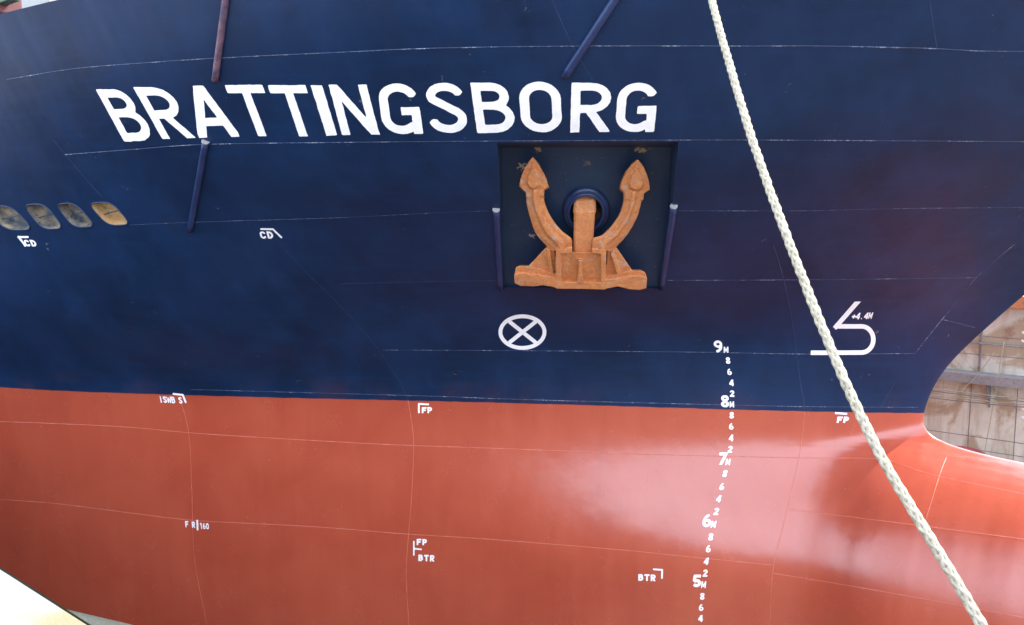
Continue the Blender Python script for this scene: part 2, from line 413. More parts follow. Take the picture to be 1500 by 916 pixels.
for (u, v) in [(1060, 517), (1070, 597), (1066, 680), (1047, 772), (1030, 860), (0, 568), (750, 588), (1340, 602), (750, 208), (300, 208), (1490, 208), (95, 227), (750, 72), (0, 20), (80, 0), (1500, 500), (600, 916), (850, 420), (850, 215)]:
    p, n = hit(u, v); print('HIT', u, v, None if p is None else [round(c, 2) for c in p], None if p is None else round((p - CAM).dot(FW), 2), None if p is None else [round(c, 2) for c in n])

# ------------------------------------------------------------------ ship
ship = empty('ship')
tag(ship, 'navy and red ship bow with white name lettering, standing in the dry dock', 'ship')
me = mesh_from(hv, hf, 'hull')
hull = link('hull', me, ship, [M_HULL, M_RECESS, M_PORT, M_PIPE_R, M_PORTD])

def cutter(verts, faces, mi):
    c = mesh_from(verts, faces, 'cutter')
    for m in (M_HULL, M_RECESS, M_PORT, M_PIPE_R, M_PORTD): c.materials.append(m)
    c.polygons.foreach_set('material_index', [mi] * len(c.polygons))
    bm = bmesh.new(); bm.from_mesh(c); bmesh.ops.recalc_face_normals(bm, faces=bm.faces); bm.to_mesh(c); bm.free()
    o = bpy.data.objects.new('cutter', c); COL.objects.link(o); return o
cutters = []
def prism_faces(n):
    return [tuple(range(n)), tuple(range(2 * n - 1, n - 1, -1))] + [(i, n + i, n + (i + 1) % n, (i + 1) % n) for i in range(n)]
# anchor pocket
PC = {k: hit(*p)[0] for k, p in dict(TL=(728, 209), TR=(994, 208), BR=(972, 423), BL=(736, 421)).items()}
tang = (PC['BR'] - PC['BL']); tang.z = 0; tang.normalize()
N0 = Vector((tang.y, -tang.x, 0))                           # outward, horizontal
if N0.dot(CAM - PC['BL']) < 0: N0 = -N0
back = [PC['BL'] - N0 * .05, PC['BR'] - N0 * .05, PC['TR'] - N0 * .80, PC['TL'] - N0 * .80]
front = [p + N0 * 1.0 for p in (PC['BL'], PC['BR'], PC['TR'], PC['TL'])]
cutters.append(cutter(back + front, prism_faces(4), 1))
PN = (back[1] - back[0]).cross(back[3] - back[0]).normalized()
if PN.dot(N0) < 0: PN = -PN
UPp = PN.cross(tang); UPp = UPp if UPp.z > 0 else -UPp
print('pocket', [round(c, 2) for c in PN], 'tang', [round(c, 2) for c in tang], 'h', (PC['TL'] - PC['BL']).length, 'w', (PC['BR'] - PC['BL']).length, 'wt', (PC['TR'] - PC['TL']).length)
def on_plane(u, v, off):
    d = ray(u, v); o = back[0] + PN * off
    t = (o - CAM).dot(PN) / d.dot(PN); return CAM + d * t
# hawse pipe bore
hc = on_plane(858.5, 306.5, 0); hr = (on_plane(884, 306.5, 0) - hc).length
def ring_pts(c, a, b, r, n=40): return [c + a * (r * math.cos(2 * math.pi * i / n)) + b * (r * math.sin(2 * math.pi * i / n)) for i in range(n)]
HD = (-PN - UPp * -.35).normalized()
UPe = UPp * 1.3
bore = ring_pts(hc + PN * .2, tang, UPe, hr); bore2 = [p + HD * 2.2 for p in bore]
cutters.append(cutter(bore + bore2, prism_faces(40), 3))
# mooring ports on the left
def rrect(q, rad=.32, n=6):
    """rounded quad: q = TL,TR,BR,BL in pixels"""
    out = []
    for i in range(4):
        p0, p1, p2 = [Vector(q[(i + k) % 4]) for k in (-1, 0, 1)]
        a = p1.lerp(p0, rad); b = p1.lerp(p2, rad)
        for k in range(n + 1):
            t = k / n; out.append(a * (1 - t)**2 + p1 * (2 * t * (1 - t)) + b * t * t)
    return out
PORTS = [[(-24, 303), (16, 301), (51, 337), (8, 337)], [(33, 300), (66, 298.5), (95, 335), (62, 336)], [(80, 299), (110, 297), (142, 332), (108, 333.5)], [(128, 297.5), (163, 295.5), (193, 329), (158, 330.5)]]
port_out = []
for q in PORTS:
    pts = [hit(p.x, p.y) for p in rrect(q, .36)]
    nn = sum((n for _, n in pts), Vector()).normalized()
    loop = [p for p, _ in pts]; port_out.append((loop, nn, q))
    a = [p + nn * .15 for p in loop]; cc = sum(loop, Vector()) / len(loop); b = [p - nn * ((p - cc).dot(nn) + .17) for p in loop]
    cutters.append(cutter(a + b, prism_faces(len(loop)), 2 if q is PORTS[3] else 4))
# small scupper hole
sp, sn = hit(667, 547); s1 = sn.cross(Vector((0, 0, 1))).normalized(); s2 = s1.cross(sn)
ra = ring_pts(sp + sn * .05, s1, s2, .035, 14)
cutters.append(cutter(ra + [p - sn * .3 for p in ra], prism_faces(14), 3))
# sheer cut: the deck edge steps down aft
ea = hit(0, 21)[0]; eb = hit(85, 0)[0]
sl_ = (eb.z - ea.z) / (eb.x - ea.x)
zt = lambda x: ea.z + sl_ * (x - ea.x)
print('edge', ea, eb, sl_)
prof = [(-61, ea.z - .6), (ea.x - 2.5, zt(ea.x - 2.5)), (eb.x + 3.2, zt(eb.x + 3.2)), (eb.x + 3.2, 20), (-61, 20)]
cutters.append(cutter([(a, -16, b) for a, b in prof] + [(a, 16, b) for a, b in prof], prism_faces(5), 0))
for c in cutters:
    md = hull.modifiers.new('cut', 'BOOLEAN'); md.operation = 'DIFFERENCE'; md.solver = 'EXACT'; md.object = c
    md.material_mode = 'INDEX'
dg = bpy.context.evaluated_depsgraph_get()
nm = bpy.data.meshes.new_from_object(hull.evaluated_get(dg))
hull.modifiers.clear(); old = hull.data; hull.data = nm; nm.name = 'hull'
bpy.data.meshes.remove(old)
for c in cutters: cm = c.data; bpy.data.objects.remove(c); bpy.data.meshes.remove(cm)
bm = bmesh.new(); bm.from_mesh(nm)
for e in bm.edges:
    if len(e.link_faces) == 2 and (e.calc_face_angle(0) > R(28) or e.link_faces[0].material_index != e.link_faces[1].material_index): e.smooth = False
for f in bm.faces: f.smooth = True
bm.to_mesh(nm); bm.free()
print('hull faces', len(nm.polygons), [m.name for m in nm.materials])

# port trims: lip, crossbar
for loop, nn, q in port_out:
    v, f = tube_data([p + nn * .004 for p in loop] + [loop[0] + nn * .004, loop[1] + nn * .004], .009, 6, False)
    pr = part('port_rim', v, f, M_NAVY, ship, True)
    ml = Vector(q[0]).lerp(Vector(q[3]), .60); mr = Vector(q[1]).lerp(Vector(q[2]), .44)
    a, _ = hit(ml.x + 3, ml.y); b, _ = hit(mr.x - 3, mr.y)
    v, f = tube_data([a - nn * .06, b - nn * .06], .010, 8)
    part('rail', v, f, M_NAVY, pr, True)

# half pipes (fender / guide bars)
def bar(px, rad, mat, name='guide_bar', off=.02, cap=True, hl=None):
    pts = []
    for i in range(len(px) - 1):
        for k in range(14):
            t = k / 14; u = px[i][0] * (1 - t) + px[i + 1][0] * t; v = px[i][1] * (1 - t) + px[i + 1][1] * t
            p, n = hit(u, v)
            pts.append(p + n * off)
    p, n = hit(*px[-1]); pts.append(p + n * off)
    v, f = tube_data(pts, rad, 14)
    o = part(name, v, f, mat, ship, True)
    o.data.polygons[-1].use_smooth = False; o.data.polygons[-2].use_smooth = False
    return pts
bar([(337, -40), (316, 117)], .046, M_PINK)
bar([(302, 207), (279, 337)], .048, M_NAVY)
bar([(926, -40), (827, 111)], .052, M_NAVY)
bar([(727, 306), (734, 421)], .05, M_NAVY)
bar([(987, 301), (969, 421)], .05, M_NAVY)
# bright flat caps on the bar tops
for (u, v), r_ in (((302, 207), .058), ((727, 306), .055), ((987, 301), .055)):
    p, n = hit(u, v); p2, _ = hit(u, v + 3)
    ax = (p - p2).normalized()
    vv, ff = tube_data([p + n * .02, p + n * .02 + ax * .012], r_, 14)
    part('bar_cap', vv, ff, M_LEDGE, ship, False)

# weld seams
def seam(px, wd=.010, ht=.0035, step=6, mat=None):
    P = [Vector(p) for p in px]; pts = []
    # catmull-rom through the pixel polyline
    for i in range(len(P) - 1):
        p0 = P[max(i - 1, 0)]; p1 = P[i]; p2 = P[i + 1]; p3 = P[min(i + 2, len(P) - 1)]
        n = max(2, int((p2 - p1).length / step))
        for k in range(n):
            t = k / n
            pts.append(.5 * ((2 * p1) + (p2 - p0) * t + (2 * p0 - 5 * p1 + 4 * p2 - p3) * t * t + (3 * p1 - p0 - 3 * p2 + p3) * t**3))
    pts.append(P[-1])
    H = [hit(p.x, p.y) for p in pts]; H = [h for h in H if h[0] is not None]
    verts = []; faces = []
    n = len(H)
    for i, (p, nr) in enumerate(H):
        t = (H[min(i + 1, n - 1)][0] - H[max(i - 1, 0)][0]).normalized(); s = nr.cross(t).normalized()
        ww = wd * (.8 + .4 * random.random())
        for a, b in ((-1, -.002), (-.55, .8), (.55, .8), (1, -.002)): verts.append(p + s * (ww * a) + nr * (ht * b if b > 0 else -.003))
        if i:
            for k in range(3): faces.append((4 * i - 4 + k, 4 * i - 3 + k, 4 * i + 1 + k, 4 * i + k))
    part('weld_seam', verts, faces, mat or M_SEAM, ship, True)
SEAMS = [
    [(10, 117), (110, 101), (220, 92), (330, 85), (500, 77), (640, 71), (850, 68), (1100, 68), (1200, 68), (1350, 71), (1430, 75), (1500, 76), (1530, 78)],
    [(95, 227), (200, 219), (300, 212), (500, 209), (724, 207)], [(724, 207), (995, 205.5)], [(995, 205.5), (1100, 205.5), (1300, 206.5), (1500, 208), (1530, 209)],
    [(190, 330), (280, 326), (500, 319), (640, 312), (722, 309)], [(994, 309), (1180, 309), (1300, 306), (1500, 304), (1530, 303)],
    [(500, 416), (620, 413), (732, 411)], [(978, 411), (1200, 410), (1430, 407)],
    [(560, 513), (760, 514), (1000, 516), (1187, 519), (1340, 518)],
    [(280, 571), (500, 577), (640, 581), (780, 586), (1000, 592), (1180, 596), (1345, 597)],
    [(-20, 617), (170, 625), (300, 636), (500, 648), (606, 653), (750, 658), (900, 664), (1000, 667), (1170, 671), (1285, 672), (1320, 681), (1375, 698), (1500, 724), (1530, 730)],
    [(-20, 731), (80, 738), (200, 753), (290, 763), (460, 772), (600, 783), (700, 789), (900, 805), (1000, 815), (1130, 828)],
    [(1133, 840), (1300, 868), (1500, 905), (1530, 911)], [(1152, 746), (1300, 764), (1500, 790), (1530, 794)],
    [(262, 582), (272, 612), (278, 650), (281, 720), (285, 820), (300, 900), (304, 930)],
    [(597, 583), (603, 620), (606, 655), (602, 740), (597, 800), (595, 850), (600, 930)],
    [(1133, 360), (1148, 410), (1160, 470), (1172, 560), (1178, 598), (1172, 660), (1150, 760), (1133, 830), (1127, 930)],
    [(1386, 670), (1375, 700), (1350, 780)],
    [(1486, 358), (1430, 407), (1380, 468), (1340, 518)], [(1380, 468), (1428, 480)], [(1310, 562), (1290, 597)],
    [(800, -20), (836, 62), (868, 118)], [(1358, -20), (1372, 70)], [(78, 205), (115, 250), (150, 290)],
    [(400, 345), (440, 390), (500, 450), (545, 500), (580, 550), (595, 580)],
]
thin = {6: .6, 4: .6, 5: .7, 14: .8, 21: .7, 22: .7, 23: .6, 24: .45, 20: .5}
for i, s in enumerate(SEAMS): seam(s, .009 * thin.get(i, 1), .004 * thin.get(i, 1), mat=M_SEAM2 if i in (14, 15, 16, 21, 22, 23, 24, 20, 6) else None)

# ------------------------------------------------------------------ painted marks
def arc(cx, cy, rx, ry, a0, a1, n=10):
    return [(cx + rx * math.cos(R(a0 + (a1 - a0) * i / n)), cy + ry * math.sin(R(a0 + (a1 - a0) * i / n))) for i in range(n + 1)]
# glyphs: box width w, height 1 (y up), stroke centre lines; h = half stroke
def glyph(ch, W=.70, s=.165):
    h = s / 2; e = .12; L = h; Rr = W - h; T = 1 - h; B = h; M = .5
    if ch == 'I': return [[(W / 2, -e), (W / 2, 1 + e)]]
    if ch == 'T': return [[(-e, T), (W + e, T)], [(W / 2, -e), (W / 2, 1 - h)]]
    if ch == 'A': return [[(L * .9 - .06, -.15), (W / 2, 1.02)], [(W - L * .9 + .06, -.15), (W / 2, 1.02)], [(W * .22, .30), (W * .78, .30)]]
    if ch == 'N': return [[(L, -e), (L, 1 + e)], [(Rr, -e), (Rr, 1 + e)], [(L - .05, 1.06), (Rr + .05, -.06)]]
    if ch == 'M': return [[(L * .8, -e), (L * .8, 1 + e)], [(W - L * .8, -e), (W - L * .8, 1 + e)], [(L * .9, 1.05), (W / 2, .20), (W - L * .9, 1.05)]]
    if ch == 'W': return [[(.02, 1.15), (W * .27, .04), (W / 2, .80), (W * .73, .04), (W - .02, 1.15)]]
    if ch == 'O' or ch == '0': return [arc(W / 2, .5 + (.5 - .33) , W / 2 - h, .33 - h, 0, 180, 14) + arc(W / 2, .33, W / 2 - h, .33 - h, 180, 360, 14) + [(Rr, .67)]]
    if ch == 'G': return [arc(W / 2, .67, W / 2 - h, .33 - h, 20, 180, 14) + arc(W / 2, .33, W / 2 - h, .33 - h, 180, 315, 12) + [(Rr, .18), (Rr, .45)], [(W * .52, .45), (Rr + h * .9, .45)], [(Rr, -e), (Rr, .45)]]
    if ch == 'C': return [arc(W / 2, .67, W / 2 - h, .33 - h, 15, 180, 12) + arc(W / 2, .33, W / 2 - h, .33 - h, 180, 345, 12)]
    if ch == 'S': return [arc(W / 2, .735, W / 2 - h - .01, .265 - h, 12, 200, 12) + arc(W / 2 + .0, .28, W / 2 - h, .28 - h, 62, -170, 16)]
    if ch == 'B': return [[(L, -e), (L, 1 + e)], [(L, T), (W * .5, T)] + arc(W * .5, (T + .54) / 2, W * .93 - h - W * .5, (T - .54) / 2, 90, -90) + [(L, .54)], [(L, .54), (W * .5, .54)] + arc(W * .5, (.54 + B) / 2, Rr - W * .5, (.54 - B) / 2, 90, -90) + [(L, B)]]
    if ch == 'D': return [[(L, -e), (L, 1 + e)], [(L, T), (W * .4, T)] + arc(W * .4, .5, Rr - W * .4, .5 - h, 90, -90, 14) + [(L, B)]]
    if ch == 'R': return [[(L, -e), (L, 1 + e)], [(L, T), (W * .5, T)] + arc(W * .5, (T + .47) / 2, Rr - W * .5, (T - .47) / 2, 90, -90) + [(L, .47)], [(W * .42, .50), (Rr + .06, -.12)]]
    if ch == 'P': return [[(L, -e), (L, 1 + e)], [(L, T), (W * .5, T)] + arc(W * .5, (T + .45) / 2, Rr - W * .5, (T - .45) / 2, 90, -90) + [(L, .45)]]
    if ch == 'F': return [[(L, -e), (L, 1 + e)], [(L, T), (W + e, T)], [(L, .5), (W * .85, .5)]]
    if ch == '1': return [[(W * .6, -e), (W * .6, 1 + e)], [(W * .2, .74), (W * .6, T)]]
    if ch == '2': return [arc(W / 2, .70, W / 2 - h, .30 - h, 165, -20, 12) + [(L, B), (W + e, B)]]
    if ch == '3': return [arc(W / 2, .74, W / 2 - h, .26 - h, 150, -80, 12), arc(W / 2, .27, W / 2 - h, .27 - h, 80, -155, 12)]
    if ch == '4': return [[(W * .72, -e), (W * .72, 1 + e)], [(W * .72, 1), (L * .6, .32), (W + e, .32)]]
    if ch == '5': return [[(W * .92, T), (L + .03, T), (L, .55)] + arc(W / 2, .32, W / 2 - h, .32 - h, 125, -150, 14)]
    if ch == '6': return [arc(W / 2, .31, W / 2 - h, .31 - h, 0, 360, 18), arc(W / 2 + .12, .40, W / 2 - h + .12, .60 - h, 180, 95, 10)]
    if ch == '9': return [arc(W / 2, .69, W / 2 - h, .31 - h, 0, 360, 18), arc(W / 2 - .12, .60, W / 2 - h + .12, .60 - h, 0, -95, 10)]
    if ch == '7': return [[(-e, T), (Rr, T), (W * .35, -e)]]
    if ch == '8': return [arc(W / 2, .75, W / 2 - h - .02, .25 - h * .8, 0, 360, 16), arc(W / 2, .27, W / 2 - h, .27 - h, 0, 360, 16)]
    if ch == '+': return [[(0, .45), (W, .45)], [(W / 2, .15), (W / 2, .75)]]
    if ch == '.': return [[(W * .4, .06), (W * .6, .06)]]
    return []
def sdf(strokes, hw, X, Y, box=None, rnd=False):
    D = np.full(X.shape, 9.0)
    for st in strokes:
        n = len(st)
        for i in range(n - 1):
            ax, ay = st[i]; bx, by = st[i + 1]; dx, dy = bx - ax, by - ay; L2 = math.hypot(dx, dy)
            if L2 < 1e-6: continue
            ux, uy = dx / L2, dy / L2
            s = (X - ax) * ux + (Y - ay) * uy; t = np.abs(-(X - ax) * uy + (Y - ay) * ux)
            D = np.minimum(D, np.maximum(np.abs(s - L2 / 2) - L2 / 2, t - hw))
        rr = st if rnd else st[1:-1]
        for (ax, ay) in rr: D = np.minimum(D, np.hypot(X - ax, Y - ay) - hw)
    if box: D = np.maximum(D, np.maximum(np.maximum(box[0] - X, X - box[2]), np.maximum(box[1] - Y, Y - box[3])))
    return D
def smooth_noise(X, Y, f, seed):
    r = np.random.default_rng(seed); o = np.zeros_like(X)
    for _ in range(5):
        a, b, p = r.normal(size=3); o += np.sin(X * a * f * 2 + Y * b * f * 2 + p * 6)
    return o / 5
def region_mesh(D, X, Y):
    """marching squares fill of D<0 -> verts (2D), faces"""
    verts = []; faces = []; cache = {}
    ny, nx = D.shape
    def gv(i, j):
        k = (i, j)
        if k not in cache: cache[k] = len(verts); verts.append((X[i, j], Y[i, j]))
        return cache[k]
    def ev(i, j, i2, j2):
        k = (i, j, i2, j2) if (i, j) < (i2, j2) else (i2, j2, i, j)
        if k not in cache:
            a, b = D[i, j], D[i2, j2]; t = a / (a - b)
            cache[k] = len(verts); verts.append((X[i, j] + (X[i2, j2] - X[i, j]) * t, Y[i, j] + (Y[i2, j2] - Y[i, j]) * t))
        return cache[k]
    ins = D < 0
    act = np.argwhere(ins[:-1, :-1] | ins[1:, :-1] | ins[:-1, 1:] | ins[1:, 1:])
    for i, j in act:
        c = [(i, j), (i, j + 1), (i + 1, j + 1), (i + 1, j)]; poly = []
        for k in range(4):
            a, b = c[k], c[(k + 1) % 4]
            if ins[a]: poly.append(gv(*a))
            if ins[a] != ins[b]: poly.append(ev(*a, *b))
        if len(poly) >= 3: faces.append(poly)
    return verts, faces
def paint(name, strokes, hw, bounds, step, mapf, parent, box=None, rnd=False, wob=0.0, seed=0, mat=None):
    xs = np.arange(bounds[0] - step, bounds[2] + 2 * step, step); ys = np.arange(bounds[1] - step, bounds[3] + 2 * step, step)
    X, Y = np.meshgrid(xs, ys)
    D = sdf(strokes, hw, X, Y, box, rnd)
    if wob: D = D + wob * smooth_noise(X, Y, 9, seed) + wob * .5 * smooth_noise(X, Y, 26, seed + 1)
    v2, f = region_mesh(D, X, Y)
    v3 = []; ok = True
    for (a, b) in v2:
        u, v = mapf(a, b); p, n = hit(u, v, .0035)
        v3.append(p if p is not None else Vector((0, 0, -5)))
    return part(name, v3, [tuple(q)[::-1] for q in f], mat or M_WHITE, parent, True)
def quad_map(q, W=.70):
    (TLx, TLy), (TRx, TRy), (BLx, BLy), (BRx, BRy) = q
    def f(a, b):
        s = a / W
        x0 = BLx + (BRx - BLx) * s; x1 = TLx + (TRx - TLx) * s
        y0 = BLy + (BRy - BLy) * s; y1 = TLy + (TRy - TLy) * s
        return x0 + (x1 - x0) * b, y0 + (y1 - y0) * b
    return f
name_root = empty('ship_name', (0, 0, 0), ship)
NAME = [('B', (140, 131), (188, 130), (182, 207.5), (230, 206)), ('R', (195, 128), (247, 127), (238, 204), (288, 202)),
        ('A', (260, 126), (320, 125), (292, 202), (351, 200)), ('T', (329, 124.5), (384, 124), (357, 200), (412, 199)),
        ('T', (392, 124.5), (447, 124.5), (417, 200), (472, 199)), ('I', (455, 125), (472, 125), (478.5, 199), (494, 198)),
        ('N', (481, 124), (537, 124), (501, 198), (556.5, 197)), ('G', (551, 122), (610, 122), (562, 197), (620.5, 196)),
        ('S', (621, 121), (678, 121), (630, 195), (687, 195)), ('B', (688.5, 121), (747, 121), (699, 195), (757, 194)),
        ('O', (759, 119.5), (820, 119.5), (764, 194), (825, 194)), ('R', (837, 121), (896, 121), (835, 194), (894, 193)),
        ('G', (906, 121), (966, 121), (900, 194), (958.5, 193))]
for i, (ch, *q) in enumerate(NAME):
    W = .70 if ch != 'I' else .19
    st = glyph(ch, .70 if ch != 'I' else .19, .165)
    paint('letter', st, .079 if ch != 'I' else .2, (0, 0, W, 1), .0155, quad_map(q, W), name_root, box=(0, 0, W, 1), wob=.0055, seed=i)
# draught marks
draught = empty('draught_marks', (0, 0, 0), ship)
def glyph_at(ch, cx, cy, w_, h_, shear=0.0, parent=None, s=.24, wid=.66, nm='number', rot=0.0, rnd=False, seed=0):
    s = min(s, .205) if ch in '689' else s; st = glyph(ch, wid, s)
    dx = shear * h_ / 2; r = rot * w_ / 2
    q = [(cx - w_ / 2 + dx, cy - h_ / 2 - r), (cx + w_ / 2 + dx, cy - h_ / 2 + r), (cx - w_ / 2 - dx, cy + h_ / 2 - r), (cx + w_ / 2 - dx, cy + h_ / 2 + r)]
    return paint(nm, st, s / 2 * (.62 if ch in 'MW' else 1), (0, 0, wid, 1), .045, quad_map(q, wid), parent, box=(0, 0, wid, 1), wob=.012, seed=seed, rnd=rnd)
DM = [('9', 1052, 507.5, 12.5, 17.5, -.08), ('M', 1063.5, 512.4, 7.5, 9, .0), ('8', 1066.4, 528.2, 6.6, 9.5, -.1), ('6', 1068.6, 544.7, 6.6, 9.5, -.1), ('4', 1071.5, 561, 6.6, 9.5, -.05), ('2', 1072.3, 576.7, 6.8, 9.5, -.03),
      ('8', 1062, 588, 12, 17.5, -.03), ('M', 1072, 592.6, 7, 9, 0), ('8', 1071.8, 608.5, 6.6, 9.5, 0), ('6', 1071.2, 624.7, 6.6, 9.5, 0), ('4', 1071, 641.7, 6.6, 9.8, .1), ('2', 1069.5, 658.4, 6.8, 9.8, .12),
      ('7', 1058.4, 672, 12, 18, .18), ('M', 1066.4, 676.9, 7, 9.5, .15), ('8', 1062, 694, 6.8, 10, .25), ('6', 1057.6, 713, 6.8, 10.2, .22), ('4', 1052.8, 731, 7, 10.5, .28), ('2', 1049.3, 749.5, 7.2, 10.5, .25),
      ('6', 1036, 762.7, 13, 19, .15), ('M', 1045.3, 768.3, 7.5, 10, .2), ('8', 1041.3, 786.7, 7, 10.5, .15), ('6', 1037.8, 804, 7, 10.5, .15), ('4', 1034.7, 822.3, 7, 10.5, .2), ('2', 1033, 839.7, 7, 10.5, .12),
      ('5', 1021, 851, 12.5, 18.5, .08), ('M', 1030.7, 856.5, 7.5, 10, .1), ('8', 1028.8, 873.7, 6.8, 10, .05), ('6', 1027.2, 890, 6.8, 10, .05), ('4', 1026.2, 906, 6.8, 10, .05)]
for i, d in enumerate(DM): glyph_at(*d, parent=draught, seed=i + 50, nm='number' if d[0] != 'M' else 'letter')
def text(s, x0, x1, y0, y1, parent, shear=0.0, drop=0.0, gap=.28, sw=.22):
    n = sum(1 if c != ' ' else .7 for c in s); total = n + gap * (len(s) - 1)
    cw = (x1 - x0) / total; x = x0; L = x1 - x0
    for i, c in enumerate(s):
        w_ = cw * (1 if c != ' ' else .7)
        if c != ' ':
            yy = drop * ((x - x0) / L); glyph_at(c, x + w_ / 2, (y0 + y1) / 2 + yy, w_ * (1.2 if c == 'W' else 1), y1 - y0, shear, parent, sw, .75, 'letter', seed=i)
        x += w_ + cw * gap
def strokes_px(name, pl, wpx, parent, seed=1, step=.8, rnd=False, box=None):
    al = [p for s in pl for p in s]; x0 = min(p[0] for p in al) - wpx; x1 = max(p[0] for p in al) + wpx; y0 = min(p[1] for p in al) - wpx; y1 = max(p[1] for p in al) + wpx
    return paint(name, pl, wpx / 2, (x0, y0, x1, y1), step, lambda a, b: (a, b), parent, wob=.12, seed=seed, rnd=rnd, box=box)
marks = {}
def mark(nm='frame_mark'): return empty(nm, (0, 0, 0), ship)
k = mark(); strokes_px('bracket', [[(42, 347.3), (26, 347.3)], [(26.5, 346), (38, 361)]], 2.8, k); text('CD', 36, 53, 351.5, 361, k, -.45, 0, .2, .25)
k = mark(); strokes_px('bracket', [[(381.5, 335.5), (400, 335.8)], [(399, 335), (413, 348.5)]], 2.6, k); text('CD', 381, 400, 339, 349.5, k, -.25, 0, .2, .25)
k = mark(); strokes_px('bracket', [[(253, 577), (267.8, 578.6), (272.6, 590.5)]], 2.6, k); text('ISWB S', 233, 267, 580.5, 590, k, -.22, 1.5, .14, .22)
k = mark(); strokes_px('bracket', [[(613.6, 605.5), (613.6, 591.8), (628.5, 592.6)]], 2.6, k); text('FP', 618, 633, 596.5, 605.5, k, .0, 0, .2, .26)
k = mark(); text('F R', 271.5, 286, 763.5, 772.5, k, -.1, 1, .15, .24); strokes_px('bar', [[(289, 761.5), (289.6, 777)]], 2.6, k); text('160', 292.5, 306, 766, 775, k, -.1, .6, .15, .24)
k = mark(); strokes_px('bracket', [[(606.3, 792.5), (606.3, 814)], [(606.3, 803.8), (618, 805)]], 2.2, k); text('FP', 610.5, 625.5, 789.5, 798.5, k, 0, .5, .25, .26); text('BTR', 613, 636.5, 812.5, 822, k, 0, 1, .25, .26)
k = mark(); strokes_px('bracket', [[(956.5, 834), (970, 835), (969.6, 848)]], 2.5, k); text('BTR', 935, 960.5, 841, 850.8, k, 0, 1, .22, .26)
k = mark(); strokes_px('bracket', [[(1223, 605.2), (1241, 606.3)]], 3, k); text('FP', 1226, 1243.5, 610.5, 619.5, k, .15, 0, .2, .28)
k = mark('bow_thruster_mark'); ell = arc(765.3, 486.5, 32.3, 23.2, 0, 360, 48)
strokes_px('disc_symbol', [ell + [ell[1]], [(746, 471), (785, 502)], [(785, 471), (746, 502)]], 5.6, k, 3)
k = mark('bulbous_bow_mark')
a_ = arc(1262, 497.3, 17.2, 19.2, -90, 90, 22)
strokes_px('bulb_symbol', [[(1254.5, 444), (1225, 478.1)] + a_ + [(1187.5, 516.8)], [(1222.4, 481), (1260, 438)]], 6.6, k, 4, box=(1180, 441.8, 1290, 521))
text('+4.4M', 1248, 1278, 458.5, 468, k, .3, -1, .02, .24)

# rust scrapes left by the flukes on the pocket plate (stains in its paint)
nv = [tuple(v.co) for v in hull.data.vertices]; nf = [tuple(p.vertices) for p in hull.data.polygons]
BV2 = BVHTree.FromPolygons(nv, nf, epsilon=0.0)
tr = M_RECESS.node_tree; bsdf = tr.nodes['Principled BSDF']; src = bsdf.inputs['Base Color'].links[0].from_socket
gn = tr.nodes.new('ShaderNodeNewGeometry'); tn = tr.nodes.new('ShaderNodeTexNoise'); tn.inputs['Scale'].default_value = 22; tn.inputs['Detail'].default_value = 5
tr.links.new(gn.outputs['Position'], tn.inputs['Vector'])
for (u, v), rad, col in (((939, 220), .15, (.30, .20, .11)), ((789, 218), .13, (.26, .18, .11)), ((764, 244), .12, (.40, .30, .20)), ((779, 345), .10, (.30, .28, .26)), ((860, 240), .10, (.10, .08, .07)), ((905, 390), .2, (.09, .07, .06))):
    q_, _, _, _ = BV2.ray_cast(CAM, ray(u, v).normalized())
    ds = tr.nodes.new('ShaderNodeVectorMath'); ds.operation = 'DISTANCE'; ds.inputs[1].default_value = q_
    tr.links.new(gn.outputs['Position'], ds.inputs[0])
    mr = tr.nodes.new('ShaderNodeMapRange'); mr.inputs[1].default_value = 0; mr.inputs[2].default_value = rad; mr.inputs[3].default_value = .22; mr.inputs[4].default_value = -.12
    tr.links.new(ds.outputs['Value'], mr.inputs[0])
    ad = tr.nodes.new('ShaderNodeMath'); ad.operation = 'ADD'; tr.links.new(mr.outputs[0], ad.inputs[0]); tr.links.new(tn.outputs['Fac'], ad.inputs[1])
    m2 = tr.nodes.new('ShaderNodeMapRange'); m2.inputs[1].default_value = .58; m2.inputs[2].default_value = .66; tr.links.new(ad.outputs[0], m2.inputs[0])
    mx = tr.nodes.new('ShaderNodeMix'); mx.data_type = 'RGBA'; mx.inputs[7].default_value = (*col, 1)
    tr.links.new(m2.outputs[0], mx.inputs[0]); tr.links.new(src, mx.inputs[6]); src = mx.outputs[2]
tr.links.new(src, bsdf.inputs['Base Color'])
# hawse pipe ring
rp = ring_pts(hc + PN * .03, tang, UPe, hr * 1.12, 48); rp.append(rp[0]); rp.append(rp[1])
v, f = tube_data(rp, .062, 12, False); part('hawse_ring', v, f, M_NAVY, ship, True)
rp = ring_pts(hc + PN * .085, tang, UPe, hr * 1.02, 48); rp.append(rp[0]); rp.append(rp[1])
v, f = tube_data(rp, .03, 10, False); part('hawse_ring', v, f, M_NAVY, ship, True)

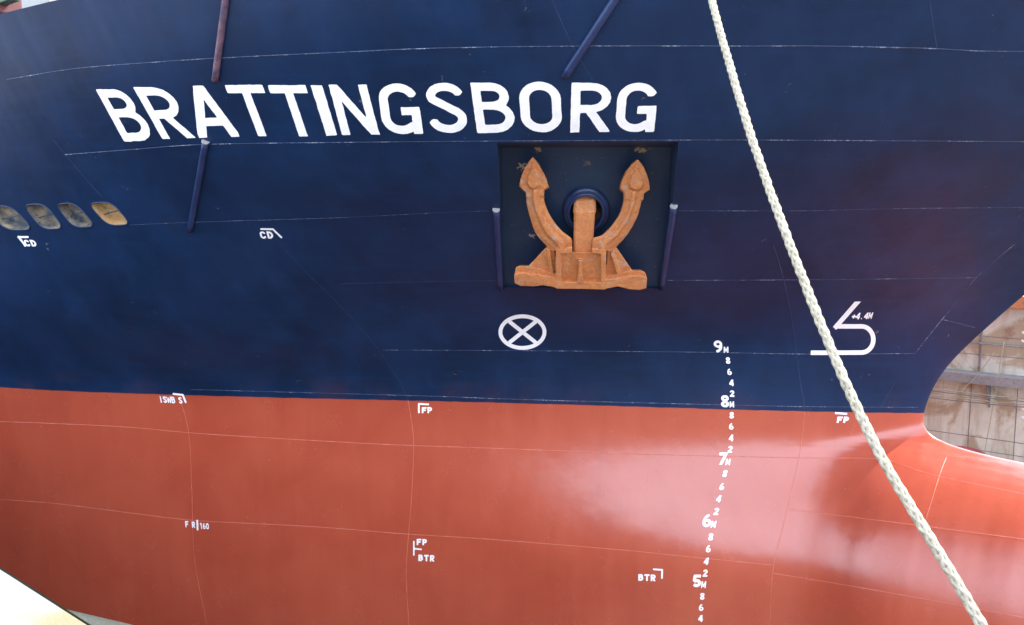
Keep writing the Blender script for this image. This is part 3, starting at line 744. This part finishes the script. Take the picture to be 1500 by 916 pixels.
# ------------------------------------------------------------------ anchor
AO = on_plane(852, 424, .30)
anchor = empty('anchor', AO)
tag(anchor, 'orange primed stockless anchor stowed flukes up in the square pocket of the bow', 'anchor')
KN = N0.dot(PN)
def loc(u, v, c=0.0):
    p = on_plane(u, v, .30 + KN * c) - AO - N0 * c; return (p.dot(tang), p.dot(UPp))
def to_w(a, b, c): return AO + tang * a + UPp * b + N0 * c
def slab(bm, px, y0, y1, inset=0.0, off=.30):
    pts = [loc(u, v, y1) for u, v in px]
    lo = [bm.verts.new(to_w(a, b, y0)) for a, b in pts]
    ca = sum(p[0] for p in pts) / len(pts); cb = sum(p[1] for p in pts) / len(pts)
    hi = [bm.verts.new(to_w(ca + (a - ca) * (1 - inset), cb + (b - cb) * (1 - inset), y1)) for a, b in pts]
    n = len(pts)
    bm.faces.new(lo); bm.faces.new(hi[::-1])
    for i in range(n): bm.faces.new((lo[i], hi[i], hi[(i + 1) % n], lo[(i + 1) % n]))
def loft(bm, rings):
    R_ = [[bm.verts.new(p) for p in r] for r in rings]; n = len(rings[0])
    for a, b in zip(R_, R_[1:]):
        for i in range(n): bm.faces.new((a[i], a[(i + 1) % n], b[(i + 1) % n], b[i]))
    bm.faces.new(R_[0]); bm.faces.new(R_[-1][::-1])
def cast(name, bm, vox=.010, smooth_it=2, mat=None, parent=None):
    bmesh.ops.recalc_face_normals(bm, faces=bm.faces)
    me = bpy.data.meshes.new(name); bm.to_mesh(me); bm.free()
    o = bpy.data.objects.new(name, me); COL.objects.link(o)
    md = o.modifiers.new('r', 'REMESH'); md.mode = 'VOXEL'; md.voxel_size = vox
    ms = o.modifiers.new('s', 'SMOOTH'); ms.factor = .5; ms.iterations = smooth_it
    dg = bpy.context.evaluated_depsgraph_get(); dg.update()
    m2 = bpy.data.meshes.new_from_object(o.evaluated_get(dg)); o.modifiers.clear(); o.data = m2; m2.name = name
    n = len(m2.vertices); co = np.empty(n * 3); m2.vertices.foreach_get('co', co); co = co.reshape(-1, 3) - np.array(parent_world(parent))
    X = co
    nz = sum(np.sin(X @ rng.normal(size=3) * f_ + rng.random() * 6) for f_ in (7, 9, 12, 16, 22, 30)) * .0009
    no = np.empty(n * 3); m2.vertices.foreach_get('normal', no); co = co + no.reshape(-1, 3) * nz[:, None]
    m2.vertices.foreach_set('co', co.ravel()); m2.update()
    m2.polygons.foreach_set('use_smooth', [True] * len(m2.polygons))
    m2.materials.clear(); m2.materials.append(mat or M_ANCH); o.parent = parent
    return o
def resample(px, n):
    P = [Vector(p) for p in px]; out = []
    for k in range(n):
        t = k / (n - 1) * (len(P) - 1); i = min(int(t), len(P) - 2); t -= i
        p0 = P[max(i - 1, 0)]; p1 = P[i]; p2 = P[i + 1]; p3 = P[min(i + 2, len(P) - 1)]
        out.append(.5 * ((2 * p1) + (p2 - p0) * t + (2 * p0 - 5 * p1 + 4 * p2 - p3) * t * t + (3 * p1 - p0 - 3 * p2 + p3) * t**3))
    return out
def fluke(outer, inner, palm, bulge, sgn):
    bm = bmesh.new()
    o_ = resample(outer, 30); i_ = resample(inner, 30); rings = []; rr = []
    for k, (a, b) in enumerate(zip(o_, i_)):
        t = k / 29
        th = .10; fr = .09 + .07 * t       # the arm thickens towards the crown
        A = loc(*a, fr); B = loc(*b, fr)
        L = lambda s: (A[0] + (B[0] - A[0]) * s, A[1] + (B[1] - A[1]) * s)
        ring = [(0, -th), (0, fr * .55), (.18, fr * .8), (.34, fr * .8), (.42, fr * 1.35), (.58, fr * 1.35), (.68, fr * .8), (.84, fr * .75), (1, fr * .5), (1, -th)]
        rings.append([to_w(*L(s), c) for s, c in ring])
    loft(bm, rings)
    slab(bm, palm, -.09, .085, .05)
    slab(bm, bulge, .03, .145, .30)
    cast('fluke', bm, .0085, 2, parent=anchor)
palmL = [(780.4, 228), (788, 238), (796, 252), (801, 263), (804.3, 274.5), (797, 279), (797, 290), (770.5, 290), (770, 283), (759.6, 273), (761.5, 262), (766, 249), (773, 237)]
bulL = [(780, 236), (789, 254), (793, 268), (790, 277), (782, 281), (773, 277), (769, 268), (772, 254)]
fluke([(770.5, 280), (771.4, 299), (776.9, 321), (785, 342.8), (801.5, 362), (808, 369)], [(797, 278), (797.4, 296.4), (806.9, 318.3), (821.9, 337.4), (837, 350), (838, 362)], palmL, bulL, 1)
palmR = [(934.6, 232), (943, 243), (949, 257), (952, 268), (953, 278.5), (944, 284), (943, 294), (914.5, 294), (914.5, 284), (907.9, 276.5), (910, 266), (917, 251), (926, 239)]
bulR = [(934.5, 240), (942, 254), (946, 270), (943, 279), (932, 284), (921, 279), (918, 270), (923, 255)]
fluke([(943.4, 282), (939, 299), (933.8, 318), (920, 343), (902.4, 363), (896, 370)], [(914.5, 282), (913.4, 299), (903.8, 321), (884.7, 343), (868.3, 350), (867, 362)], palmR, bulR, -1)
bm = bmesh.new()
slab(bm, [(815, 364), (826, 356), (837.5, 351), (838.5, 369.5), (867, 369.5), (868.5, 351), (877, 356), (887.5, 365), (886, 424), (816, 423)], -.16, .13, .0, off=.42)
# raised frame round the sunk front panel
for q in ([(814, 366), (821, 366), (822, 423), (814.5, 422.5)], [(880, 366), (888, 366), (886.5, 424), (881, 423)], [(814.5, 413), (887, 414), (886.5, 424.5), (815, 423)], [(814, 366), (838, 364), (838, 371), (814, 372)], [(867, 365), (888, 366), (888, 373), (867, 371)]):
    slab(bm, q, .09, .25, .0, off=.5)
slab(bm, [(847, 380), (853.5, 380), (852.5, 398), (854, 412), (853, 416), (845.5, 416), (845.5, 411), (847.5, 398)], .08, .26, .05, off=.5)
# triangular webs and foot pads
slab(bm, [(801.5, 361), (812, 366), (817, 410), (760, 404), (775, 389)], -.10, .07, .0)
slab(bm, [(800, 364), (806, 366), (812, 404), (806, 404)], .02, .15, .1)
slab(bm, [(902.4, 362), (890, 366), (886, 412), (940, 408), (927, 398)], -.10, .07, .0)
slab(bm, [(899, 368), (894, 370), (904, 404), (911, 404)], .02, .15, .1)
slab(bm, [(752.5, 402), (765, 400), (790, 404), (818, 408), (818, 423), (808, 420), (795, 418), (781, 420), (762, 419), (753, 415)], -.10, .25, .03, off=.50)
slab(bm, [(948.5, 407), (935, 404), (905, 408), (884, 410), (884, 424), (905, 420), (921, 424), (938, 425), (947, 422)], -.10, .25, .03, off=.50)
slab(bm, [(752.3, 404), (755, 392), (761, 389.5), (776, 390), (800, 398), (818, 402), (818, 423), (808, 420), (795, 418), (781, 420), (762, 419.5), (753, 415)], -.10, .15, .03, off=.42)
slab(bm, [(884, 404), (905, 402), (923, 396.5), (940, 396.5), (946, 400), (949, 409), (947.5, 423), (938, 426), (921, 424.5), (905, 420), (884, 424)], -.10, .15, .03, off=.42)
cast('crown', bm, .0075, 2, parent=anchor)
# shank, leaning back into the hawse pipe
bm = bmesh.new()
A = on_plane(840, 370, .30); B = on_plane(867.5, 370, .30); hw = (B - A).length / 2; c0 = (A + B) / 2 - UPp * .10
c1 = on_plane(856.3, 313, .16); c2 = on_plane(856.8, 294, -.02)
rings = []
for c, w_, t_ in ((c0, hw * 1.05, .10), ((c0 + c1) / 2, hw * 1.05, .11), (c1, hw * 1.08, .115), (c1.lerp(c2, .12), hw * 1.16, .13), (c2, hw * 1.14, .12), (c2 + HD * .22 , hw * .95, .10), (c2 + HD * .9, hw * .8, .09)):
    rings.append([c + tang * (w_ * a) + N0 * (t_ * b) for a, b in ((-1, -1), (-1, .7), (-.8, 1), (.8, 1), (1, .7), (1, -1))])
loft(bm, rings); cast('shank', bm, .008, 2, mat=M_ANCH, parent=anchor)

# ------------------------------------------------------------------ mooring rope across the view
RP = [((1034, -60), 6.75), ((1042, 0), 6.25), ((1066, 85), 5.9), ((1100, 200), 5.5), ((1150, 340), 5.1), ((1205, 482), 4.75), ((1250, 588), 4.5), ((1300, 690), 4.28), ((1378, 812), 4.06), ((1432, 905), 3.9), ((1462, 960), 3.8)]
ctrl = [CAM + ray(*p) * t for p, t in RP]
top_dir = (ctrl[0] - ctrl[2]).normalized()
ctrl = [ctrl[0] + top_dir * 3.0] + ctrl
bd = (ctrl[-1] - ctrl[-3]).normalized(); ctrl.append(ctrl[-1] + bd * 1.5 + Vector((.2, 0, -.1)))
tt = [0]
for a, b in zip(ctrl, ctrl[1:]): tt.append(tt[-1] + (b - a).length)
ss = np.arange(0, tt[-1], .012)
path = pchip(np.array(tt), np.array([list(c) for c in ctrl]), ss)
path = gauss(path, 18, 0)
RR = .0262; verts = []; faces = []
T = np.gradient(path, axis=0); T /= np.linalg.norm(T, axis=1)[:, None]
N = np.cross(T, [0, 0, 1.0]); N /= np.linalg.norm(N, axis=1)[:, None]; Bn = np.cross(T, N)
pitch = .27
for k in range(8):
    sgn = 1 if k % 2 == 0 else -1; ph = (k // 2) * math.pi / 2 + (0 if k % 2 == 0 else math.pi / 4)
    a = sgn * 2 * math.pi * ss / pitch + ph
    rr = RR * (.58 + .07 * np.sin(4 * 2 * math.pi * ss / pitch + (0 if sgn > 0 else math.pi) + ph * 4)) + .0012 * np.sin(ss * 37 + k)
    c = path + (N * np.cos(a)[:, None] + Bn * np.sin(a)[:, None]) * rr[:, None]
    tube_data([Vector(q) for q in c], RR * .43, 7, False, verts, faces)
# loose fibres
for _ in range(1400):
    i = int(rng.integers(5, len(ss) - 5)); a = rng.random() * 6.28
    o = N[i] * math.cos(a) + Bn[i] * math.sin(a); p = path[i] + o * RR * .9
    d = o * rng.uniform(.5, 1) + T[i] * rng.normal() * 1.3 + rng.normal(size=3) * .3; L = rng.uniform(.006, .022)
    b0 = len(verts); s_ = np.cross(d, T[i]); s_ = s_ / (np.linalg.norm(s_) + 1e-9) * .0006; u_ = T[i] * .0006
    verts += [Vector(p + s_), Vector(p - s_), Vector(p + u_), Vector(p + d * L)]
    faces += [(b0, b0 + 1, b0 + 3), (b0 + 1, b0 + 2, b0 + 3), (b0 + 2, b0, b0 + 3)]
rope = part('mooring_rope', verts, faces, M_ROPE, None, True)
tag(rope, 'thick white plaited mooring rope running taut in front of the bow', 'rope')

# ------------------------------------------------------------------ dry dock
def simple(name, lo, hi, mat, **kw):
    bm = bmesh.new(); box(bm, lo, hi, kw.pop('bev', 0)); o = bm_to(name, bm, mat); tag(o, **kw); return o
QZ = 9.8; QY = -14.815
simple('ground', (-400, -400, -4), (400, 400, -1.3), M_FLOOR, kind='structure')
M_QWALL = mat_simple('quay_wall_steel', (.16, .13, .11), (.23, .19, .17), .8, .75, .3, (.17, .09, .06))
simple('quay', (-120, -60, -1.29), (120, QY - .014, QZ), M_QUAY, kind='structure')
simple('quay_face', (-120, QY - .012, -1.28), (120, QY, QZ - .03), M_QWALL, kind='structure')
simple('kerb', (-120, QY - .013, QZ - .028), (120, QY + .004, QZ - .004), M_DARK, kind='structure')
# painted edge on the quay top
def quay_hit(u, v, z=QZ):
    d = ray(u, v); t = (z - CAM.z) / d.z; return CAM + d * t
print('quay', quay_hit(0, 838), quay_hit(132, 916), quay_hit(100, 885))
p = quay_hit(112, 905)
bm = bmesh.new(); box(bm, (-3.5, -18.5, QZ + .001), (7, QY - .0145, QZ + .004)); o = bm_to('white_deck_paint', bm, M_WPLATE); tag(o, kind='structure')
q_ = quay_hit(92, 893)      # worn yellow paint from here forward
tr = M_WPLATE.node_tree; bs = tr.nodes['Principled BSDF']; src = bs.inputs['Base Color'].links[0].from_socket
gn = tr.nodes.new('ShaderNodeNewGeometry'); sx = tr.nodes.new('ShaderNodeSeparateXYZ'); tr.links.new(gn.outputs['Position'], sx.inputs[0])
tn = tr.nodes.new('ShaderNodeTexNoise'); tn.inputs['Scale'].default_value = 5; tn.inputs['Detail'].default_value = 6; tr.links.new(gn.outputs['Position'], tn.inputs['Vector'])
ad = tr.nodes.new('ShaderNodeMath'); ad.operation = 'MULTIPLY_ADD'; ad.inputs[1].default_value = .35; tr.links.new(tn.outputs['Fac'], ad.inputs[0]); tr.links.new(sx.outputs[0], ad.inputs[2])
mr = tr.nodes.new('ShaderNodeMapRange'); mr.interpolation_type = 'SMOOTHSTEP'; mr.inputs[1].default_value = q_.x + .10; mr.inputs[2].default_value = q_.x + .26; tr.links.new(ad.outputs[0], mr.inputs[0])
mx = tr.nodes.new('ShaderNodeMix'); mx.data_type = 'RGBA'; mx.inputs[7].default_value = (.25, .19, .105, 1)
tr.links.new(mr.outputs[0], mx.inputs[0]); tr.links.new(src, mx.inputs[6]); tr.links.new(mx.outputs[2], bs.inputs['Base Color'])

# far dock wall
WY = 14.8
def wh(u, v, y=WY):
    d = ray(u, v); t = (y - CAM.y) / d.y; return CAM + d * t
for q in ((1500, 425), (1480, 440), (1475, 450), (1450, 549), (1450, 560), (1350, 600), (1480, 650)): print('wall', q, [round(c, 2) for c in wh(*q)])
dw = empty('dock_wall', (0, WY, -1.29))
tag(dw, 'rusty pale plated dry dock wall seen beyond the stem of the ship', 'wall')
bm = bmesh.new(); box(bm, (-120, WY, -1.29), (120, WY + .4, 8.75)); bm_to('plating', bm, M_DOCK, dw)
zl_ = wh(1450, 546).z
zo = wh(1490, 451).z; zo1 = wh(1490, 433).z
bm = bmesh.new(); box(bm, (-120, WY - .35, zo), (120, WY + .39, zo1), .02); bm_to('coping', bm, M_ORANGE, dw)
bm = bmesh.new(); box(bm, (-120, WY - .9, zl_ - .14), (120, WY - .002, zl_ + .0)); box(bm, (-120, WY - .93, zl_ - .26), (120, WY - .905, zl_ + .03)); bm_to('ledge', bm, M_LEDGE, dw)
x0 = wh(1447, 560, WY - .4).x
for k in range(-7, 5):
    bm = bmesh.new(); x = x0 + k * 3.4
    vs = [(x, WY - .003, zl_ - .15), (x, WY - .85, zl_ - .15), (x, WY - .003, zl_ - 1.15)]
    lo = [bm.verts.new(v) for v in vs]; hi = [bm.verts.new((v[0] + .04, v[1], v[2])) for v in vs]
    bm.faces.new(lo); bm.faces.new(hi[::-1])
    for i in range(3): bm.faces.new((lo[i], hi[i], hi[(i + 1) % 3], lo[(i + 1) % 3]))
    bm_to('bracket', bm, M_LEDGE, dw)
# plate joints
for zz in (wh(1450, 503).z, wh(1450, 509).z + .35, wh(1450, 521).z, wh(1450, 643).z, wh(1450, 662).z, 1.2):
    bm = bmesh.new(); box(bm, (-60, WY - .012, zz - .010), (60, WY - .001, zz + .010)); bm_to('plate_joint', bm, mat_simple('joint_rust', (.10, .07, .07), (.30, .16, .14), 3, .8, .2) if zz > 100 else M_CABLE, dw)
for x_ in [wh(u, 600).x for u in (1421, 1489)] + [wh(1350, 600).x - 2.3 * k for k in range(1, 6)]:
    bm = bmesh.new(); box(bm, (x_ - .010, WY - .010, -1.2), (x_ + .010, WY - .001, zl_ - .15)); bm_to('plate_joint', bm, M_CABLE, dw)
for x_ in [wh(u, 500).x for u in (1438,)] + [wh(1438, 500).x + 2.6 * k for k in (-3, -2, -1, 1, 2)]:
    bm = bmesh.new(); box(bm, (x_ - .02, WY - .05, zl_), (x_ + .02, WY - .001, zo - .3)); bm_to('stiffener', bm, M_LEDGE, dw)
def tline(name, pts, r, mat, label, cat, group=None):
    v, f = tube_data(pts, r, 6); o = part(name, v, f, mat, None, True); tag(o, label, cat, group); return o
def sagline(a, b, sag, n=14):
    return [a.lerp(b, i / n) - Vector((0, 0, sag * 4 * (i / n) * (1 - i / n))) for i in range(n + 1)]
cab = ['uppermost of the cables slung below the ledge of the dock wall', 'second cable down below the ledge of the dock wall', 'third cable down below the ledge of the dock wall', 'lowest of the cables slung below the ledge of the dock wall']
for k, (va, vb) in enumerate(((560, 580), (563, 584), (570, 588), (574, 592))):
    a = wh(1340, va, WY - .98); b = wh(1510, vb, WY - .98); dd = (b - a)
    tline('cable', sagline(a - dd * 1.2, b + dd * .8,   .15), .016, (M_LINE, M_CABLE)[k % 2], cab[k], 'cable', 'cables along the dock wall')
tline('hanging_line', sagline(wh(1471, 500, WY - .7), wh(1436, 700, WY - 1.1), .0), .014, M_LINE, 'thin yellow rope hanging nearly straight down the dock wall beyond the bow', 'rope')
tline('slack_line', sagline(wh(1456, 517, WY - 1.0), wh(1402, 577, WY - 1.0), .12), .013, M_LINE, 'slanting tan rope hung from the ledge height of the dock wall', 'rope')
tline('water_pipe', [wh(1300, 490, WY - .12), wh(1380, 498, WY - .12), wh(1540, 512, WY - .12)], .03, M_LEDGE, 'thin grey pipe running along the dock wall above the ledge', 'pipe')
# number three painted on the far wall, cut by the picture edge
def wall_number(ch, u, v, hpx):
    st = glyph(ch, .66, .22); xs = np.arange(-.03, .72, .03); X, Y = np.meshgrid(xs, np.arange(-.03, 1.05, .03))
    D = sdf(st, .11, X, Y, (0, 0, .66, 1)); v2, f = region_mesh(D, X, Y)
    c = wh(u, v); s = hpx / F_PX * (c - CAM).dot(FW)
    bm = bmesh.new(); vs = [bm.verts.new((c.x + a * s, WY - .004, c.z + (b - .5) * s)) for a, b in v2]
    for q in f: bm.faces.new([vs[i] for i in q])
    bm_to('painted_number', bm, M_WHITE, dw)
wall_number('3', 1495, 605, 17); wall_number('3', 1495, 493, 17)
# coiled hose lying on a lower ledge
hp = wh(1412, 668, WY - 1.2)
bm = bmesh.new(); box(bm, (-60, WY - 2.4, hp.z - .45), (60, WY - .002, hp.z - .33)); bm_to('lower_ledge', bm, M_DOCK, dw)
pts = []
for i in range(260):
    a = i / 40 * 2 * math.pi; rr = .46 + .05 * math.sin(i * .13) + .012 * (i / 40)
    pts.append(hp + Vector((rr * 1.15 * math.cos(a), .55 * rr * math.sin(a) , -.02 + .30 * rr * math.sin(a) * .9 + i * .0003)))
tline('hose_coil', pts, .03, M_HOSE, 'coil of red hose lying on the ledge behind the bulb', 'hose')

# guessed pipe stub below the quay edge, its crown just in view
p1 = CAM + ray(96, 912) * 3.95; p2 = CAM + ray(215, 938) * 4.35
ex = (p2 - p1).normalized()
v, f = tube_data([p1 - ex * .35, p1, p2, p2 + ex * .02], [.055, .055, .055, .045], 18)
tag(part('pipe_stub', v, f, M_GREY, None, True), 'short grey green pipe sticking out under the quay edge', 'pipe')
# ------------------------------------------------------------------ deck fittings glimpsed at the upper left
dk = part('deckhouse', *(lambda b: b)(([(x, y, z) for x in (-34, -22) for y in (-6.5, 6.5) for z in (14, 22)], [(0, 1, 3, 2), (4, 6, 7, 5), (0, 4, 5, 1), (2, 3, 7, 6), (0, 2, 6, 4), (1, 5, 7, 3)])), M_CREAM, ship)
def ship_box(name, u0, u1, v0, v1, t, depth, mat, bev=.03):
    p = CAM + ray((u0 + u1) / 2, (v0 + v1) / 2) * t; wx = (u1 - u0) / F_PX * t / 2; hz = (v1 - v0) / F_PX * t / 2
    bm = bmesh.new(); box(bm, (p.x - wx, p.y - depth / 2, p.z - hz), (p.x + wx, p.y + depth / 2, p.z + hz), bev); return bm_to(name, bm, mat, ship)
ship_box('vent_housing', -20, 26, -6, 24, 16.5, .5, M_MAROON)
ship_box('bulwark_rail', -30, 42, -14, 6, 16.2, .2, M_GREEN)
ship_box('hatch_coaming', 22, 120, -14, 16, 17.5, .6, M_CREAM)
